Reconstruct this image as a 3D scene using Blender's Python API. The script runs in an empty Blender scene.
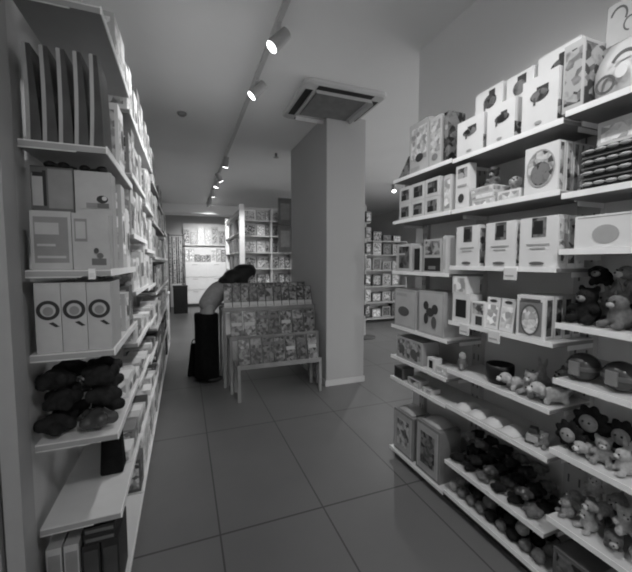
import bpy, bmesh, math, random
from mathutils import Vector, Matrix, Euler
PI = math.pi
SC = bpy.context.scene
COL = SC.collection
RND = random.Random(7)

# ------------------------------------------------------------------ camera, world, exposure
cam_d = bpy.data.cameras.new('camera'); cam = bpy.data.objects.new('camera', cam_d); COL.objects.link(cam)
cam_d.sensor_width = 36.0; cam_d.lens = 36.0 * 345.0 / 632.0; cam_d.clip_start = 0.02
cam.location = (0, 0, 1.5)
cam.rotation_euler = (math.radians(90 - 3.98), 0, math.radians(-20.89))
SC.camera = cam
SC.cycles.filter_width = 2.0
SC.view_settings.view_transform = 'Standard'; SC.view_settings.look = 'None'
SC.view_settings.gamma = 1.0; SC.view_settings.use_curve_mapping = False
SC.view_settings.exposure = 0.24
W = bpy.data.worlds.new('world'); SC.world = W; W.use_nodes = True
W.node_tree.nodes['Background'].inputs[0].default_value = (1, 1, 1, 1)
W.node_tree.nodes['Background'].inputs[1].default_value = 2.0
SPOT_W = 50.0        # watts of one track spotlight

# ------------------------------------------------------------------ materials (all greys: the photograph is black and white)
M = {}
def mat(name, v, rough=0.6, var=0.12, scale=12.0, spec=0.4, bump=0.0, per_object=0.0):
    m = bpy.data.materials.new(name); m.use_nodes = True; nt = m.node_tree; N = nt.nodes; L = nt.links
    b = N['Principled BSDF']; b.inputs['Roughness'].default_value = rough
    b.inputs['Specular IOR Level'].default_value = spec
    tc = N.new('ShaderNodeTexCoord'); no = N.new('ShaderNodeTexNoise')
    no.inputs['Scale'].default_value = scale; no.inputs['Detail'].default_value = 4
    L.new(tc.outputs['Object'], no.inputs['Vector'])
    mr = N.new('ShaderNodeMapRange'); L.new(no.outputs['Fac'], mr.inputs['Value'])
    mr.inputs['From Min'].default_value = 0.3; mr.inputs['From Max'].default_value = 0.7
    mr.inputs['To Min'].default_value = v * (1 - var); mr.inputs['To Max'].default_value = v * (1 + var)
    L.new(mr.outputs['Result'], b.inputs['Base Color'])
    if bump:
        bp = N.new('ShaderNodeBump'); bp.inputs['Strength'].default_value = bump; bp.inputs['Distance'].default_value = 0.01
        n2 = N.new('ShaderNodeTexNoise'); n2.inputs['Scale'].default_value = scale * 6; n2.inputs['Detail'].default_value = 6
        L.new(tc.outputs['Object'], n2.inputs['Vector']); L.new(n2.outputs['Fac'], bp.inputs['Height'])
        L.new(bp.outputs['Normal'], b.inputs['Normal'])
    M[name] = m; return m
def print_mat(name, lo, hi, scale=34.0, rough=0.35):
    # printed cover art: blotches that differ from one object to the next
    m = bpy.data.materials.new(name); m.use_nodes = True; nt = m.node_tree; N = nt.nodes; L = nt.links
    b = N['Principled BSDF']; b.inputs['Roughness'].default_value = rough
    tc = N.new('ShaderNodeTexCoord'); oi = N.new('ShaderNodeObjectInfo')
    mu = N.new('ShaderNodeVectorMath'); mu.operation = 'MULTIPLY_ADD'
    cb = N.new('ShaderNodeCombineXYZ')
    for i in range(3): L.new(oi.outputs['Random'], cb.inputs[i])
    L.new(cb.outputs[0], mu.inputs[0]); mu.inputs[1].default_value = (31, 17, 53); L.new(tc.outputs['Object'], mu.inputs[2])
    vo = N.new('ShaderNodeTexVoronoi'); vo.inputs['Scale'].default_value = scale
    no = N.new('ShaderNodeTexNoise'); no.inputs['Scale'].default_value = scale * 0.7; no.inputs['Detail'].default_value = 3
    L.new(mu.outputs[0], vo.inputs['Vector']); L.new(mu.outputs[0], no.inputs['Vector'])
    ad = N.new('ShaderNodeMath'); ad.operation = 'MULTIPLY'
    L.new(vo.outputs['Color'], ad.inputs[0]); L.new(no.outputs['Fac'], ad.inputs[1])
    mr = N.new('ShaderNodeMapRange'); L.new(ad.outputs[0], mr.inputs['Value'])
    mr.inputs['From Min'].default_value = 0.12; mr.inputs['From Max'].default_value = 0.36
    mr.inputs['To Min'].default_value = lo; mr.inputs['To Max'].default_value = hi
    tn = N.new('ShaderNodeMapRange'); L.new(oi.outputs['Random'], tn.inputs['Value'])
    tn.inputs['To Min'].default_value = 0.65; tn.inputs['To Max'].default_value = 1.25
    tm = N.new('ShaderNodeMath'); tm.operation = 'MULTIPLY'; L.new(mr.outputs['Result'], tm.inputs[0]); L.new(tn.outputs['Result'], tm.inputs[1])
    L.new(tm.outputs[0], b.inputs['Base Color'])
    M[name] = m; return m
mat('white', 0.68, 0.45, 0.03); mat('offwhite', 0.56, 0.5, 0.05); mat('pale', 0.45, 0.5, 0.06); mat('light', 0.36, 0.5, 0.08)
mat('mid', 0.20, 0.55, 0.12); mat('dim', 0.10, 0.55, 0.15); mat('dark', 0.045, 0.5, 0.2); mat('black', 0.012, 0.5, 0.2)
mat('wall_paint', 0.50, 0.8, 0.02, 1.5); mat('ceiling_paint', 0.78, 0.85, 0.025, 1.2)
mat('wall_grey', 0.70, 0.8, 0.02, 1.5)
mat('pillar_paint', 0.37, 0.75, 0.02, 1.5)
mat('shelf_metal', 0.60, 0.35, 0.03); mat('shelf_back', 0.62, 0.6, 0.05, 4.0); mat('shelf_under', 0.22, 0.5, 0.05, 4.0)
mat('rail_metal', 0.85, 0.3, 0.03); mat('shelf_grey', 0.27, 0.4, 0.03); mat('post_metal', 0.42, 0.4, 0.04); mat('kick_shade', 0.03, 0.6, 0.1)
mat('post_left', 0.30, 0.5, 0.03)
mat('fur_pale', 0.50, 0.95, 0.2, 40, 0.1, 0.8); mat('fur_light', 0.32, 0.95, 0.25, 40, 0.1, 0.8)
mat('fur_mid', 0.17, 0.95, 0.3, 40, 0.1, 0.8); mat('fur_dark', 0.02, 0.95, 0.4, 40, 0.1, 0.8)
mat('fabric_black', 0.008, 0.9, 0.3, 30, 0.1, 0.3); mat('fabric_grey', 0.30, 0.9, 0.1, 30, 0.1, 0.3)
mat('skin', 0.35, 0.55, 0.05); mat('hair', 0.008, 0.5, 0.4, 60, 0.3, 0.6)
mat('wood_frame', 0.24, 0.5, 0.12, 8.0); mat('plastic_film', 0.40, 0.18, 0.12, 9, 0.6)
mat('plastic_dark', 0.05, 0.25, 0.2)
print_mat('print_pale', 0.30, 0.80); print_mat('print_mid', 0.05, 0.55); print_mat('print_dark', 0.012, 0.17)
print_mat('print_book', 0.02, 0.27, 30.0)
def emis(name, s):
    m = bpy.data.materials.new(name); m.use_nodes = True; b = m.node_tree.nodes['Principled BSDF']
    b.inputs['Emission Color'].default_value = (1, 1, 1, 1); b.inputs['Emission Strength'].default_value = s
    M[name] = m
emis('lamp_glow', 9.0)
def floor_mat():
    m = bpy.data.materials.new('floor_tile'); m.use_nodes = True; nt = m.node_tree; N = nt.nodes; L = nt.links
    b = N['Principled BSDF']; b.inputs['Roughness'].default_value = 0.42; b.inputs['Specular IOR Level'].default_value = 0.35
    tc = N.new('ShaderNodeTexCoord'); sp = N.new('ShaderNodeSeparateXYZ'); L.new(tc.outputs['Object'], sp.inputs[0])
    def seam(out, off, per, half):
        a = N.new('ShaderNodeMath'); a.operation = 'ADD'; a.inputs[1].default_value = -off + per * 50 + per / 2; L.new(out, a.inputs[0])
        w = N.new('ShaderNodeMath'); w.operation = 'MODULO'; w.inputs[1].default_value = per; L.new(a.outputs[0], w.inputs[0])
        s = N.new('ShaderNodeMath'); s.operation = 'SUBTRACT'; s.inputs[1].default_value = per / 2; L.new(w.outputs[0], s.inputs[0])
        d = N.new('ShaderNodeMath'); d.operation = 'ABSOLUTE'; L.new(s.outputs[0], d.inputs[0])
        c = N.new('ShaderNodeMath'); c.operation = 'LESS_THAN'; c.inputs[1].default_value = half; L.new(d.outputs[0], c.inputs[0])
        return c.outputs[0]
    x = seam(sp.outputs[0], 0.15, 0.61, 0.0045); y = seam(sp.outputs[1], 1.87, 1.22, 0.006)
    mx = N.new('ShaderNodeMath'); mx.operation = 'MAXIMUM'; L.new(x, mx.inputs[0]); L.new(y, mx.inputs[1])
    no = N.new('ShaderNodeTexNoise'); no.inputs['Scale'].default_value = 2.2; no.inputs['Detail'].default_value = 5
    L.new(tc.outputs['Object'], no.inputs['Vector'])
    mr = N.new('ShaderNodeMapRange'); L.new(no.outputs['Fac'], mr.inputs['Value'])
    mr.inputs['To Min'].default_value = 0.125; mr.inputs['To Max'].default_value = 0.165
    mix = N.new('ShaderNodeMix'); mix.data_type = 'FLOAT'
    L.new(mx.outputs[0], mix.inputs['Factor']); L.new(mr.outputs['Result'], mix.inputs[2]); mix.inputs[3].default_value = 0.055
    L.new(mix.outputs[0], b.inputs['Base Color'])
    M['floor_tile'] = m
floor_mat()

# ------------------------------------------------------------------ mesh helpers
class MB:
    def __init__(s): s.v = []; s.f = []; s.m = []; s.sm = []; s.mats = []
    def mi(s, m):
        if m not in s.mats: s.mats.append(m)
        return s.mats.index(m)
    def add(s, vs, fs, m, smooth=False, X=None):
        o = len(s.v); i = s.mi(m)
        for p in vs:
            p = Vector(p)
            s.v.append(tuple(X @ p) if X is not None else tuple(p))
        for f in fs: s.f.append([o + k for k in f]); s.m.append(i); s.sm.append(smooth)
        return s
    def box(s, c, d, m, X=None, taper=1.0, sub=None):
        x, y, z = d[0] / 2, d[1] / 2, d[2] / 2; t = taper
        vs = [(-x, -y, -z), (x, -y, -z), (x, y, -z), (-x, y, -z), (-x * t, -y * t, z), (x * t, -y * t, z), (x * t, y * t, z), (-x * t, y * t, z)]
        T = Matrix.Translation(c)
        if X is not None: T = T @ X
        fs = [(3, 2, 1, 0), (4, 5, 6, 7), (0, 1, 5, 4), (1, 2, 6, 5), (2, 3, 7, 6), (3, 0, 4, 7)]
        return s.add(vs, fs, m, False, T)
    def b2(s, a, b, m): # box by two corners
        return s.box([(a[i] + b[i]) / 2 for i in range(3)], [abs(b[i] - a[i]) for i in range(3)], m)
    def sph(s, c, r, m, X=None, seg=14, rings=9):
        if not hasattr(r, '__len__'): r = (r, r, r)
        vs = [(0, 0, -r[2])]; fs = []
        for i in range(1, rings):
            a = -PI / 2 + PI * i / rings
            for j in range(seg):
                t = 2 * PI * j / seg
                vs.append((r[0] * math.cos(a) * math.cos(t), r[1] * math.cos(a) * math.sin(t), r[2] * math.sin(a)))
        vs.append((0, 0, r[2])); n = len(vs) - 1
        for j in range(seg):
            k = (j + 1) % seg
            fs.append((0, 1 + k, 1 + j)); fs.append((n, n - seg + j, n - seg + k))
            for i in range(rings - 2):
                a = 1 + i * seg; fs.append((a + j, a + k, a + seg + k, a + seg + j))
        T = Matrix.Translation(c)
        if X is not None: T = T @ X
        return s.add(vs, fs, m, True, T)
    def cyl(s, p, q, r, m, r2=None, n=14, smooth=True):
        p = Vector(p); q = Vector(q); r2 = r if r2 is None else r2
        T = (q - p).to_track_quat('Z', 'Y').to_matrix(); vs = []
        for j in range(n):
            t = 2 * PI * j / n; d = Vector((math.cos(t), math.sin(t), 0))
            vs.append(p + T @ (d * r)); vs.append(q + T @ (d * r2))
        fs = [(2 * j, 2 * ((j + 1) % n), 2 * ((j + 1) % n) + 1, 2 * j + 1) for j in range(n)]
        s.add(vs, fs, m, smooth)
        s.add(vs, [[2 * j for j in range(n)][::-1], [2 * j + 1 for j in range(n)]], m, False)
        return s
    def lathe(s, prof, m, n=20, c=(0, 0, 0)):
        vs = []; fs = []; k = len(prof)
        for j in range(n):
            t = 2 * PI * j / n
            for r, z in prof: vs.append((c[0] + r * math.cos(t), c[1] + r * math.sin(t), c[2] + z))
        for j in range(n):
            for i in range(k - 1):
                a = j * k + i; b = ((j + 1) % n) * k + i; fs.append((a, b, b + 1, a + 1))
        return s.add(vs, fs, m, True)
    def disc(s, cx, cz, rx, rz, y, m, th=0.001, n=20, rin=0.0, a0=0.0, a1=2 * PI):
        # raised disc / ring printed on a front (faces -Y)
        vs = []; fs = []
        full = abs(a1 - a0 - 2 * PI) < 1e-6; cnt = n if full else n + 1
        for j in range(cnt):
            t = a0 + (a1 - a0) * j / n; c, q = math.cos(t), math.sin(t)
            for k in (rin, 1.0):
                for yy in (y - th, y): vs.append((cx + rx * k * c, yy, cz + rz * k * q))
        for j in range(n):
            a = 4 * j; b = 4 * ((j + 1) % cnt)
            fs += [(a, a + 2, b + 2, b), (a + 2, a + 3, b + 3, b + 2), (a + 1, a, b, b + 1)]
        return s.add(vs, fs, m, False)
    def mesh(s, name):
        me = bpy.data.meshes.new(name); me.from_pydata(s.v, [], s.f)
        for m in s.mats: me.materials.append(M[m])
        me.polygons.foreach_set('material_index', s.m); me.polygons.foreach_set('use_smooth', s.sm)
        bm = bmesh.new(); bm.from_mesh(me); bmesh.ops.recalc_face_normals(bm, faces=bm.faces[:]); bm.to_mesh(me); bm.free()
        me.update(); return me
    def build(s, name, parent=None, bevel=0.0, loc=(0, 0, 0)):
        o = bpy.data.objects.new(name, s.mesh(name)); COL.objects.link(o); o.parent = parent; o.location = loc
        if bevel: add_bevel(o, bevel)
        return o
def add_bevel(o, w, seg=2):
    b = o.modifiers.new('bevel', 'BEVEL'); b.width = w; b.segments = seg; b.limit_method = 'ANGLE'
USED = {}
def tag(o, label, cat, group=None):
    USED.setdefault(label, []).append(o.name)
    o['label'] = label; o['category'] = cat
    if group: o['group'] = group
    return o
def empty(name, label, cat, loc=(0, 0, 0), rz=0.0, group=None):
    o = bpy.data.objects.new(name, None); COL.objects.link(o); o.location = loc; o.rotation_euler = (0, 0, rz)
    o.empty_display_size = 0.05
    return tag(o, label, cat, group)
def struct(name, mb, bevel=0.0):
    o = mb.build(name, None, bevel); o['kind'] = 'structure'; return o
def put(me, name, label, cat, loc, rot=(0, 0, 0), group=None, bevel=0.0, parts=()):
    # a thing that is one mesh, with optional (name, mesh) child parts
    o = bpy.data.objects.new(name, me); COL.objects.link(o); o.location = loc; o.rotation_euler = rot
    tag(o, label, cat, group)
    if bevel: add_bevel(o, bevel, 1)
    for pn, pm in parts:
        c = bpy.data.objects.new(pn, pm); COL.objects.link(c); c.parent = o
    return o
ORD = ['first', 'second', 'third', 'fourth', 'fifth', 'sixth', 'seventh', 'eighth', 'ninth', 'tenth', 'eleventh', 'twelfth', 'thirteenth',
       'fourteenth', 'fifteenth', 'sixteenth', 'seventeenth', 'eighteenth', 'nineteenth', 'twentieth', 'twenty-first', 'twenty-second', 'twenty-third', 'twenty-fourth']

def carton(w, d, h, body, art=(), side=None, name='carton'):
    """a printed box: back bottom edge is the origin, the front looks to -Y. art is in front fractions."""
    b = MB(); b.box((0, -d / 2, h / 2), (w, d, h), body)
    y = -d
    for ly, a in enumerate(art):
        k = a[0]; y = -d - .0008 * ly
        if k == 'r':
            _, u0, v0, u1, v1, m = a
            b.b2((-w / 2 + u0 * w, y, v0 * h), (-w / 2 + u1 * w, y - 0.0012, v1 * h), m)
        elif k == 'e':
            _, u, v, ru, rv, m = a; b.disc(-w / 2 + u * w, v * h, ru * w, rv * h, y - 0.0012, m)
        elif k == 'o':
            _, u, v, ru, rv, rin, m = a[:7]; b.disc(-w / 2 + u * w, v * h, ru * w, rv * h, y - 0.0012, m, rin=rin)
    if side:
        for (u0, v0, u1, v1, m) in side:
            for sx in (-1, 1):
                b.b2((sx * w / 2, -d + u0 * d, v0 * h), (sx * (w / 2 + 0.001), -d + u1 * d, v1 * h), m)
    return b.mesh(name)

def remesh(mb, voxel, name, smooth=4):
    o = bpy.data.objects.new('tmp', mb.mesh('tmp')); COL.objects.link(o)
    r = o.modifiers.new('r', 'REMESH'); r.mode = 'VOXEL'; r.voxel_size = voxel; r.use_smooth_shade = True
    s = o.modifiers.new('s', 'SMOOTH'); s.iterations = smooth; s.factor = 0.5
    dg = bpy.context.evaluated_depsgraph_get(); dg.update()
    me = bpy.data.meshes.new_from_object(o.evaluated_get(dg)); me.name = name
    src = o.data; mats = list(src.materials)
    bpy.data.objects.remove(o)
    me.materials.clear()
    for m in mats[:1]: me.materials.append(m)
    return me
def eyes_mesh(pts, r, m='black'):
    b = MB()
    for p in pts: b.sph(p, r, m, seg=8, rings=6)
    return b.mesh('eyes')
def plush_set(fur, muzz):
    """three soft toys, front to -Y, sitting at the origin, about 0.2 tall: (body mesh, parts)"""
    out = []
    b = MB(); b.sph((0, 0, .065), (.06, .055, .065), fur); b.sph((0, -.012, .15), (.052, .048, .048), fur)
    for s in (-1, 1):
        b.sph((s * .042, 0, .19), (.02, .012, .022), fur); b.sph((s * .06, -.03, .085), (.02, .035, .022), fur)
        b.sph((s * .045, -.06, .026), (.025, .045, .025), fur)
    mz = MB(); mz.sph((0, -.055, .138), (.024, .018, .018), muzz, seg=10, rings=7); mz.sph((0, -.072, .146), .006, 'black', seg=8, rings=5)
    out.append((remesh(b, .009, 'bear_body'), [('muzzle', mz.mesh('muzzle')), ('eyes', eyes_mesh([(-.02, -.057, .163), (.02, -.057, .163)], .006))]))
    b = MB(); b.sph((0, 0, .055), (.055, .06, .055), fur); b.sph((0, -.025, .125), (.045, .045, .042), fur)
    for s in (-1, 1):
        b.sph((s * .022, .0, .19), (.016, .012, .05), fur, Euler((0, s * .25, 0)).to_matrix().to_4x4()); b.sph((s * .04, -.065, .02), (.02, .035, .02), fur)
    mz = MB(); mz.sph((0, -.066, .117), (.02, .012, .014), muzz, seg=10, rings=7); tl = MB(); tl.sph((0, .062, .05), .022, muzz, seg=10, rings=7)
    out.append((remesh(b, .009, 'rabbit_body'), [('muzzle', mz.mesh('muzzle')), ('tail', tl.mesh('tail')), ('eyes', eyes_mesh([(-.02, -.066, .137), (.02, -.066, .137)], .006))]))
    b = MB(); b.sph((0, .03, .06), (.06, .085, .05), fur); b.sph((0, -.075, .095), (.046, .05, .045), fur)
    for s in (-1, 1):
        b.sph((s * .045, -.065, .09), (.012, .022, .035), fur)
        for yy in (-.03, .085): b.sph((s * .04, yy, .022), (.02, .024, .026), fur)
    b.cyl((0, .1, .08), (0, .15, .11), .012, fur)
    mz = MB(); mz.sph((0, -.125, .085), (.026, .022, .02), muzz, seg=10, rings=7); mz.sph((0, -.145, .094), .007, 'black', seg=8, rings=5)
    out.append((remesh(b, .009, 'dog_body'), [('muzzle', mz.mesh('muzzle')), ('eyes', eyes_mesh([(-.02, -.118, .112), (.02, -.118, .112)], .006))]))
    return out

# ------------------------------------------------------------------ the setting
H = 3.2
struct('floor', MB().b2((-2.6, -4, -0.05), (7, 12.6, 0), 'floor_tile'))
struct('ceiling', MB().b2((-2.6, -4, H), (7, 12.6, H + .08), 'ceiling_paint'))
struct('wall_left', MB().b2((-.95, 1.5, 0), (-.585, 12.4, H), 'wall_paint'))
struct('wall_right', MB().b2((1.82, -1.6, 0), (1.98, 2.42, H), 'wall_grey'))
struct('wall_back', MB().b2((-.95, 12.4, 0), (7, 12.6, H), 'wall_paint'))
struct('wall_far_right', MB().b2((6.6, 6.3, 0), (6.8, 12.4, H), 'wall_paint'))
struct('wall_near_left_blocker', MB().b2((-2.6, -4, 0), (-2.5, 1.39, H), 'wall_paint'))  # unseen, added to close off world light from the left
struct('wall_rear_blocker', MB().b2((-2.6, -4.1, 0), (7, -4, 1.1), 'wall_paint').b2((-2.6, -4.1, 2.3), (7, -4, H), 'wall_paint'))  # unseen, added to narrow the world light coming from behind the camera
pl = MB(); pl.b2((1.57, 3.77, 0), (2.08, 5.2, H), 'pillar_paint'); struct('wall_pillar', pl, .006)
pb = MB(); pb.b2((1.558, 3.758, 0), (2.092, 3.77, .07), 'wall_paint'); pb.b2((1.558, 3.77, 0), (1.57, 5.2, .07), 'wall_paint'); struct('baseboard_pillar', pb)
struct('trim_1', MB().b2((-.585, 10.9, 2.93), (3.2, 11.5, H), 'ceiling_paint'))

# ------------------------------------------------------------------ shelving
def bay(label, group, x0, x1, y0, y1, levels, posts, ztop, zbase=0.0, under='shelf_under', back='shelf_back', post='post_metal', lip='rail_metal', th=.02, bk=.022):
    """x0 = shelf front, x1 = back; wall shelving between y0 and y1"""
    s = 1 if x1 > x0 else -1
    t = empty('shelving_bay', label, 'shelving', ((x0 + x1) / 2, (y0 + y1) / 2, 0), 0, group)
    ox, oy = -(x0 + x1) / 2, -(y0 + y1) / 2
    def P(x, y, z): return (x + ox, y + oy, z)
    MB().b2(P(x1 - s * .012, y0, zbase + .02), P(x1, y1, ztop), back).build('back_panel', t)
    MB().b2(P(x0 + s * .05, y0, 0), P(x1 - s * .013, y1, levels[0] - th - .001), 'kick_shade').build('plinth', t)  # shadow beneath the bottom shelf put into the plinth's near-black colour
    for (py, w) in posts:
        b = MB(); b.b2(P(x1 - s * .045, py - w / 2, 0), P(x1 - s * .013, py + w / 2, ztop), post)
        for q in (-.25, .25):
            for k in range(int(ztop / .09)):
                b.b2(P(x1 - s * .045, py + q * w - .004, .06 + k * .09), P(x1 - s * .0462, py + q * w + .004, .10 + k * .09), 'dim')
        b.build('upright', t)
    for z in levels:
        b = MB(); g = .004
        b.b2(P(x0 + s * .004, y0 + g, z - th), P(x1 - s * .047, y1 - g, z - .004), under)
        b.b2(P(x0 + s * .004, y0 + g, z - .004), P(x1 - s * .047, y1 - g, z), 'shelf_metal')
        for yy in (y0 + g, y1 - g - .004):
            b.b2(P(x0 + s * .10, yy, z - th - bk), P(x1 - s * .047, yy + .004, z - th - .0005), 'shelf_metal')
        sh = b.build('shelf', t)
        r = MB(); r.b2(P(x0, y0 + g, z - th), P(x0 + s * .004, y1 - g, z + .004), lip); r.build('price_rail', sh)
    return t
RX0, RX1 = 1.47, 1.79
LV = {'N': [.10, .38, .69, 1.0, 1.24, 1.55, 1.78, 2.11], 'M': [.09, .285, .635, .855, 1.15, 1.475, 1.80, 2.09], 'F': [.07, .625, .79, 1.025, 1.43, 1.80, 2.10]}
G = 'bays of the right-hand wall shelving'
bay('near bay of the white wall shelving on the right, cut off by the frame', G, RX0, RX1, .36, 1.00, LV['N'], [(.40, .07)], 2.62)
bay('middle bay of the white wall shelving on the right, with white windowed boxes', G, RX0, RX1, 1.00, 1.635, LV['M'], [(1.055, .10)], 2.45)
bay('far bay of the white wall shelving on the right, nearest the pillar', G, RX0, RX1, 1.635, 2.24, LV['F'], [(1.675, .07), (2.21, .05)], 2.45)

SH = ['bottom', 'second', 'third', 'fourth', 'fifth', 'sixth', 'seventh', 'top']
R90 = (0, 0, -PI / 2)
def right(me, d, name, label, cat, yc, z, group=None, xf=1.49, tilt=0.0, bevel=.002, parts=()):
    return put(me, name, label, cat, (xf + d, yc, z + .001), (-tilt, 0, -PI / 2), group, bevel, parts)

# --- right, middle bay, top shelf: white boxes with small dark pictures, two rows
def dogbox(w, d, h, v, size=.3, flip=0):
    art = [('e', .5 + .06 * flip, v, size, size * .42, 'print_dark'), ('r', .42 + .1 * flip, v + .02, .74, v + .16, 'dark'), ('r', .34, v - .16, .40, v - .02, 'dim'),
           ('e', .5, .10, .10, .03, 'light')]
    return carton(w, d, h, 'white', art, [(0, .05, 1, .4, 'print_mid')], 'white_box')
FR = ['far left', 'middle', 'near right']
for k, (yc, w, h, v) in enumerate([(1.51, .185, .19, .62), (1.315, .16, .19, .60), (1.115, .165, .225, .62)]):
    right(dogbox(w, .08, h, v, .26, k % 2), .08, 'toy_box', f'{FR[k]} white box in the front row of the middle bay top shelf', 'box', yc, 2.09, 'front white boxes on the top shelf', 1.475)
for k, (yc, w, h, v) in enumerate([(1.50, .18, .36, .80), (1.31, .15, .35, .80), (1.12, .19, .365, .76)]):
    right(dogbox(w, .10, h, v, .24, (k + 1) % 2), .10, 'toy_box', f'{FR[k]} tall white box in the back row of the middle bay top shelf', 'box', yc, 2.09, 'tall white boxes on the top shelf', 1.59)

# --- right, far bay, top shelf
right(carton(.20, .06, .34, 'pale', [('r', .1, .25, .9, .9, 'print_pale'), ('e', .55, .30, .2, .08, 'dark'), ('r', .1, .08, .6, .14, 'light')]), .06, 'picture_book', 'wide pale picture book on the far bay top shelf', 'book', 1.985, 2.10, None, 1.50)
right(carton(.11, .06, .31, 'pale', [('r', .1, .3, .9, .92, 'print_pale'), ('e', .5, .2, .25, .07, 'mid')]), .06, 'picture_book', 'narrow pale picture book beside the white boxes on the far bay top shelf', 'book', 1.82, 2.10, None, 1.50)
right(carton(.045, .12, .30, 'print_dark', [('r', .2, .5, .8, .9, 'mid'), ('e', .5, .7, .25, .05, 'light')]), .12, 'puzzle_box', 'dark narrow puzzle box between pale books and white boxes on the top shelf', 'box', 1.72, 2.10, None, 1.50)
b = MB(); b.add([(-.07, 0, 0), (.07, 0, 0), (.07, -.1, 0), (-.07, -.1, 0), (.07, 0, .14), (.07, -.1, .14), (-.03, 0, .03), (-.03, -.1, .03)],
                [(0, 1, 2, 3), (1, 4, 5, 2), (0, 6, 4, 1), (3, 2, 5, 7), (6, 7, 5, 4), (0, 3, 7, 6)], 'print_dark'); b.b2((.02, -.1, .02), (.06, -.101, .08), 'mid')
right(b.mesh('wedge'), .10, 'wedge_case', 'dark wedge-shaped case at the far end of the far bay top shelf', 'case', 2.15, 2.10)

# --- right, near bay, top shelf: pale bagged toys
DOGS = plush_set('fur_pale', 'offwhite'); LIGHT = plush_set('fur_light', 'pale'); MIDS = plush_set('fur_mid', 'light'); DARKS = plush_set('fur_dark', 'mid')
def plush(setk, kind, label, loc, rz, s=1.0, group=None, rx=0.0):
    me, parts = setk[kind]
    o = put(me, 'plush_' + ['bear', 'rabbit', 'dog'][kind], label, 'soft toy', loc, (rx, 0, rz), group, 0, parts); o.scale = (s, s, s); return o
def bagged(w, h, d, name):
    b = MB(); n = 7; vs = []; fs = []
    for i in range(n):
        v = i / (n - 1); z = h * v; pin = 1 - .18 * max(0, (v - .75) / .25); th = d * (0.45 + .55 * math.sin(PI * min(1, v * 1.15 + .08)))
        th = max(th * (1 - max(0, v - .8) * 4.2), .006)
        for (x, y) in ((-1, -1), (-.4, -1.25), (.4, -1.25), (1, -1), (1, 0), (-1, 0)): vs.append((x * w / 2 * pin, y * th * .8, z))
    for i in range(n - 1):
        for j in range(6): a = i * 6 + j; c = i * 6 + (j + 1) % 6; fs.append((a, c, c + 6, a + 6))
    fs.append(tuple(range(6))[::-1]); fs.append(tuple(range((n - 1) * 6, n * 6)))
    b.add(vs, fs, 'offwhite', True); return b
bb = bagged(.17, .25, .10, 'bag'); card = MB(); card.b2((-.09, -.012, .245), (.09, -.004, .40), 'pale')
for (cx_, cz_, r_, t0, t1) in ((-.05, .345, .030, -.6, 2.9), (-.012, .30, .022, 1.2, 4.6), (.028, .345, .034, .9, 4.4), (.06, .30, .024, -1.2, 2.0)):
    card.disc(cx_, cz_, r_, r_ * 1.25, -.012, 'dim', .0012, 14, .78, t0, t1)
arcs = MB(); arcs.disc(.03, .10, .05, .06, -.108, 'dim', rin=.78, n=16, a0=.2, a1=2.6); arcs.disc(-.03, .06, .035, .035, -.108, 'dim', rin=.7, n=16); arcs.disc(.02, .09, .02, .025, -.108, 'white')
put(bb.mesh('bag'), 'toy_bag', 'pale bagged toy under a header card with dark squiggles, near bay top shelf', 'toy', (1.62, .850, 2.111), R90, None, 0, [('header_card', card.mesh('card')), ('bag_print', arcs.mesh('arcs'))])
right(carton(.08, .13, .27, 'pale', [('r', .1, .1, .9, .9, 'print_mid')], [(.05, .05, .95, .95, 'print_mid')]), .13, 'toy_box', 'patterned grey box beside the bagged toy on the near bay top shelf', 'box', .985, 2.111, None, 1.49)

# --- right, second shelf from the top
def window_box(w, d, h):
    return carton(w, d, h, 'offwhite', [('r', .16, .18, .84, .82, 'print_dark'), ('r', .2, .2, .6, .5, 'black')], None, 'window_box')
wb = window_box(.135, .10, .115)
wn = ['far', 'centre', 'near']
for k in range(3):
    right(wb, .10, 'small_box', f'{wn[k]} small dark-windowed box in the lower row, far bay second shelf down', 'box', 2.115 - k * .145, 1.80, 'small windowed boxes on the second shelf down')
    right(wb, .10, 'small_box', f'{wn[k]} small dark-windowed box in the upper row, far bay second shelf down', 'box', 2.115 - k * .145, 1.917, 'small windowed boxes on the second shelf down')
right(carton(.055, .14, .22, 'offwhite', [('r', .1, .1, .9, .9, 'print_pale')]), .14, 'book', 'thin pale book beside the small windowed boxes', 'book', 1.69, 1.80)
right(carton(.10, .05, .25, 'white', [('r', .15, .70, .85, .92, 'print_mid'), ('e', .45, .25, .22, .10, 'dark'), ('r', .15, .5, .85, .55, 'light')]), .05, 'book', 'white upright book at the start of the middle bay, second shelf down', 'book', 1.57, 1.80)
fl = carton(.15, .18, .032, 'offwhite', [('r', .05, .2, .95, .8, 'print_pale')], [(0, .2, 1, .8, 'print_mid')])
for k in range(3):
    right(fl, .18, 'flat_box', f'flat pale box, {["bottom", "middle", "top"][k]} of the stack on the middle bay second shelf down', 'box', 1.42 + .006 * k, 1.80 + k * .0335, 'flat pale boxes in a stack')
fl2 = carton(.125, .18, .05, 'white', [('r', .05, .2, .95, .8, 'print_pale')], None)
right(fl2, .18, 'flat_box', 'white flat box between the pale stack and the round-picture boxes', 'box', 1.265, 1.80)
plush(DOGS, 2, 'pale soft dog lying on the flat boxes of the second shelf down', (1.60, 1.31, 1.853), -PI / 2 + .5, .55)
plush(MIDS, 0, 'grey soft bear sitting on the pale flat-box stack', (1.58, 1.43, 1.901), -PI / 2, .5)
rb = carton(.155, .040, .215, 'white', [('e', .5, .53, .40, .36, 'print_mid'), ('e', .5, .42, .30, .24, 'print_dark'), ('o', .5, .53, .42, .38, .92, 'light')], [(.25, .04, .75, .96, 'print_mid')], 'round_picture_box')
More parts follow.
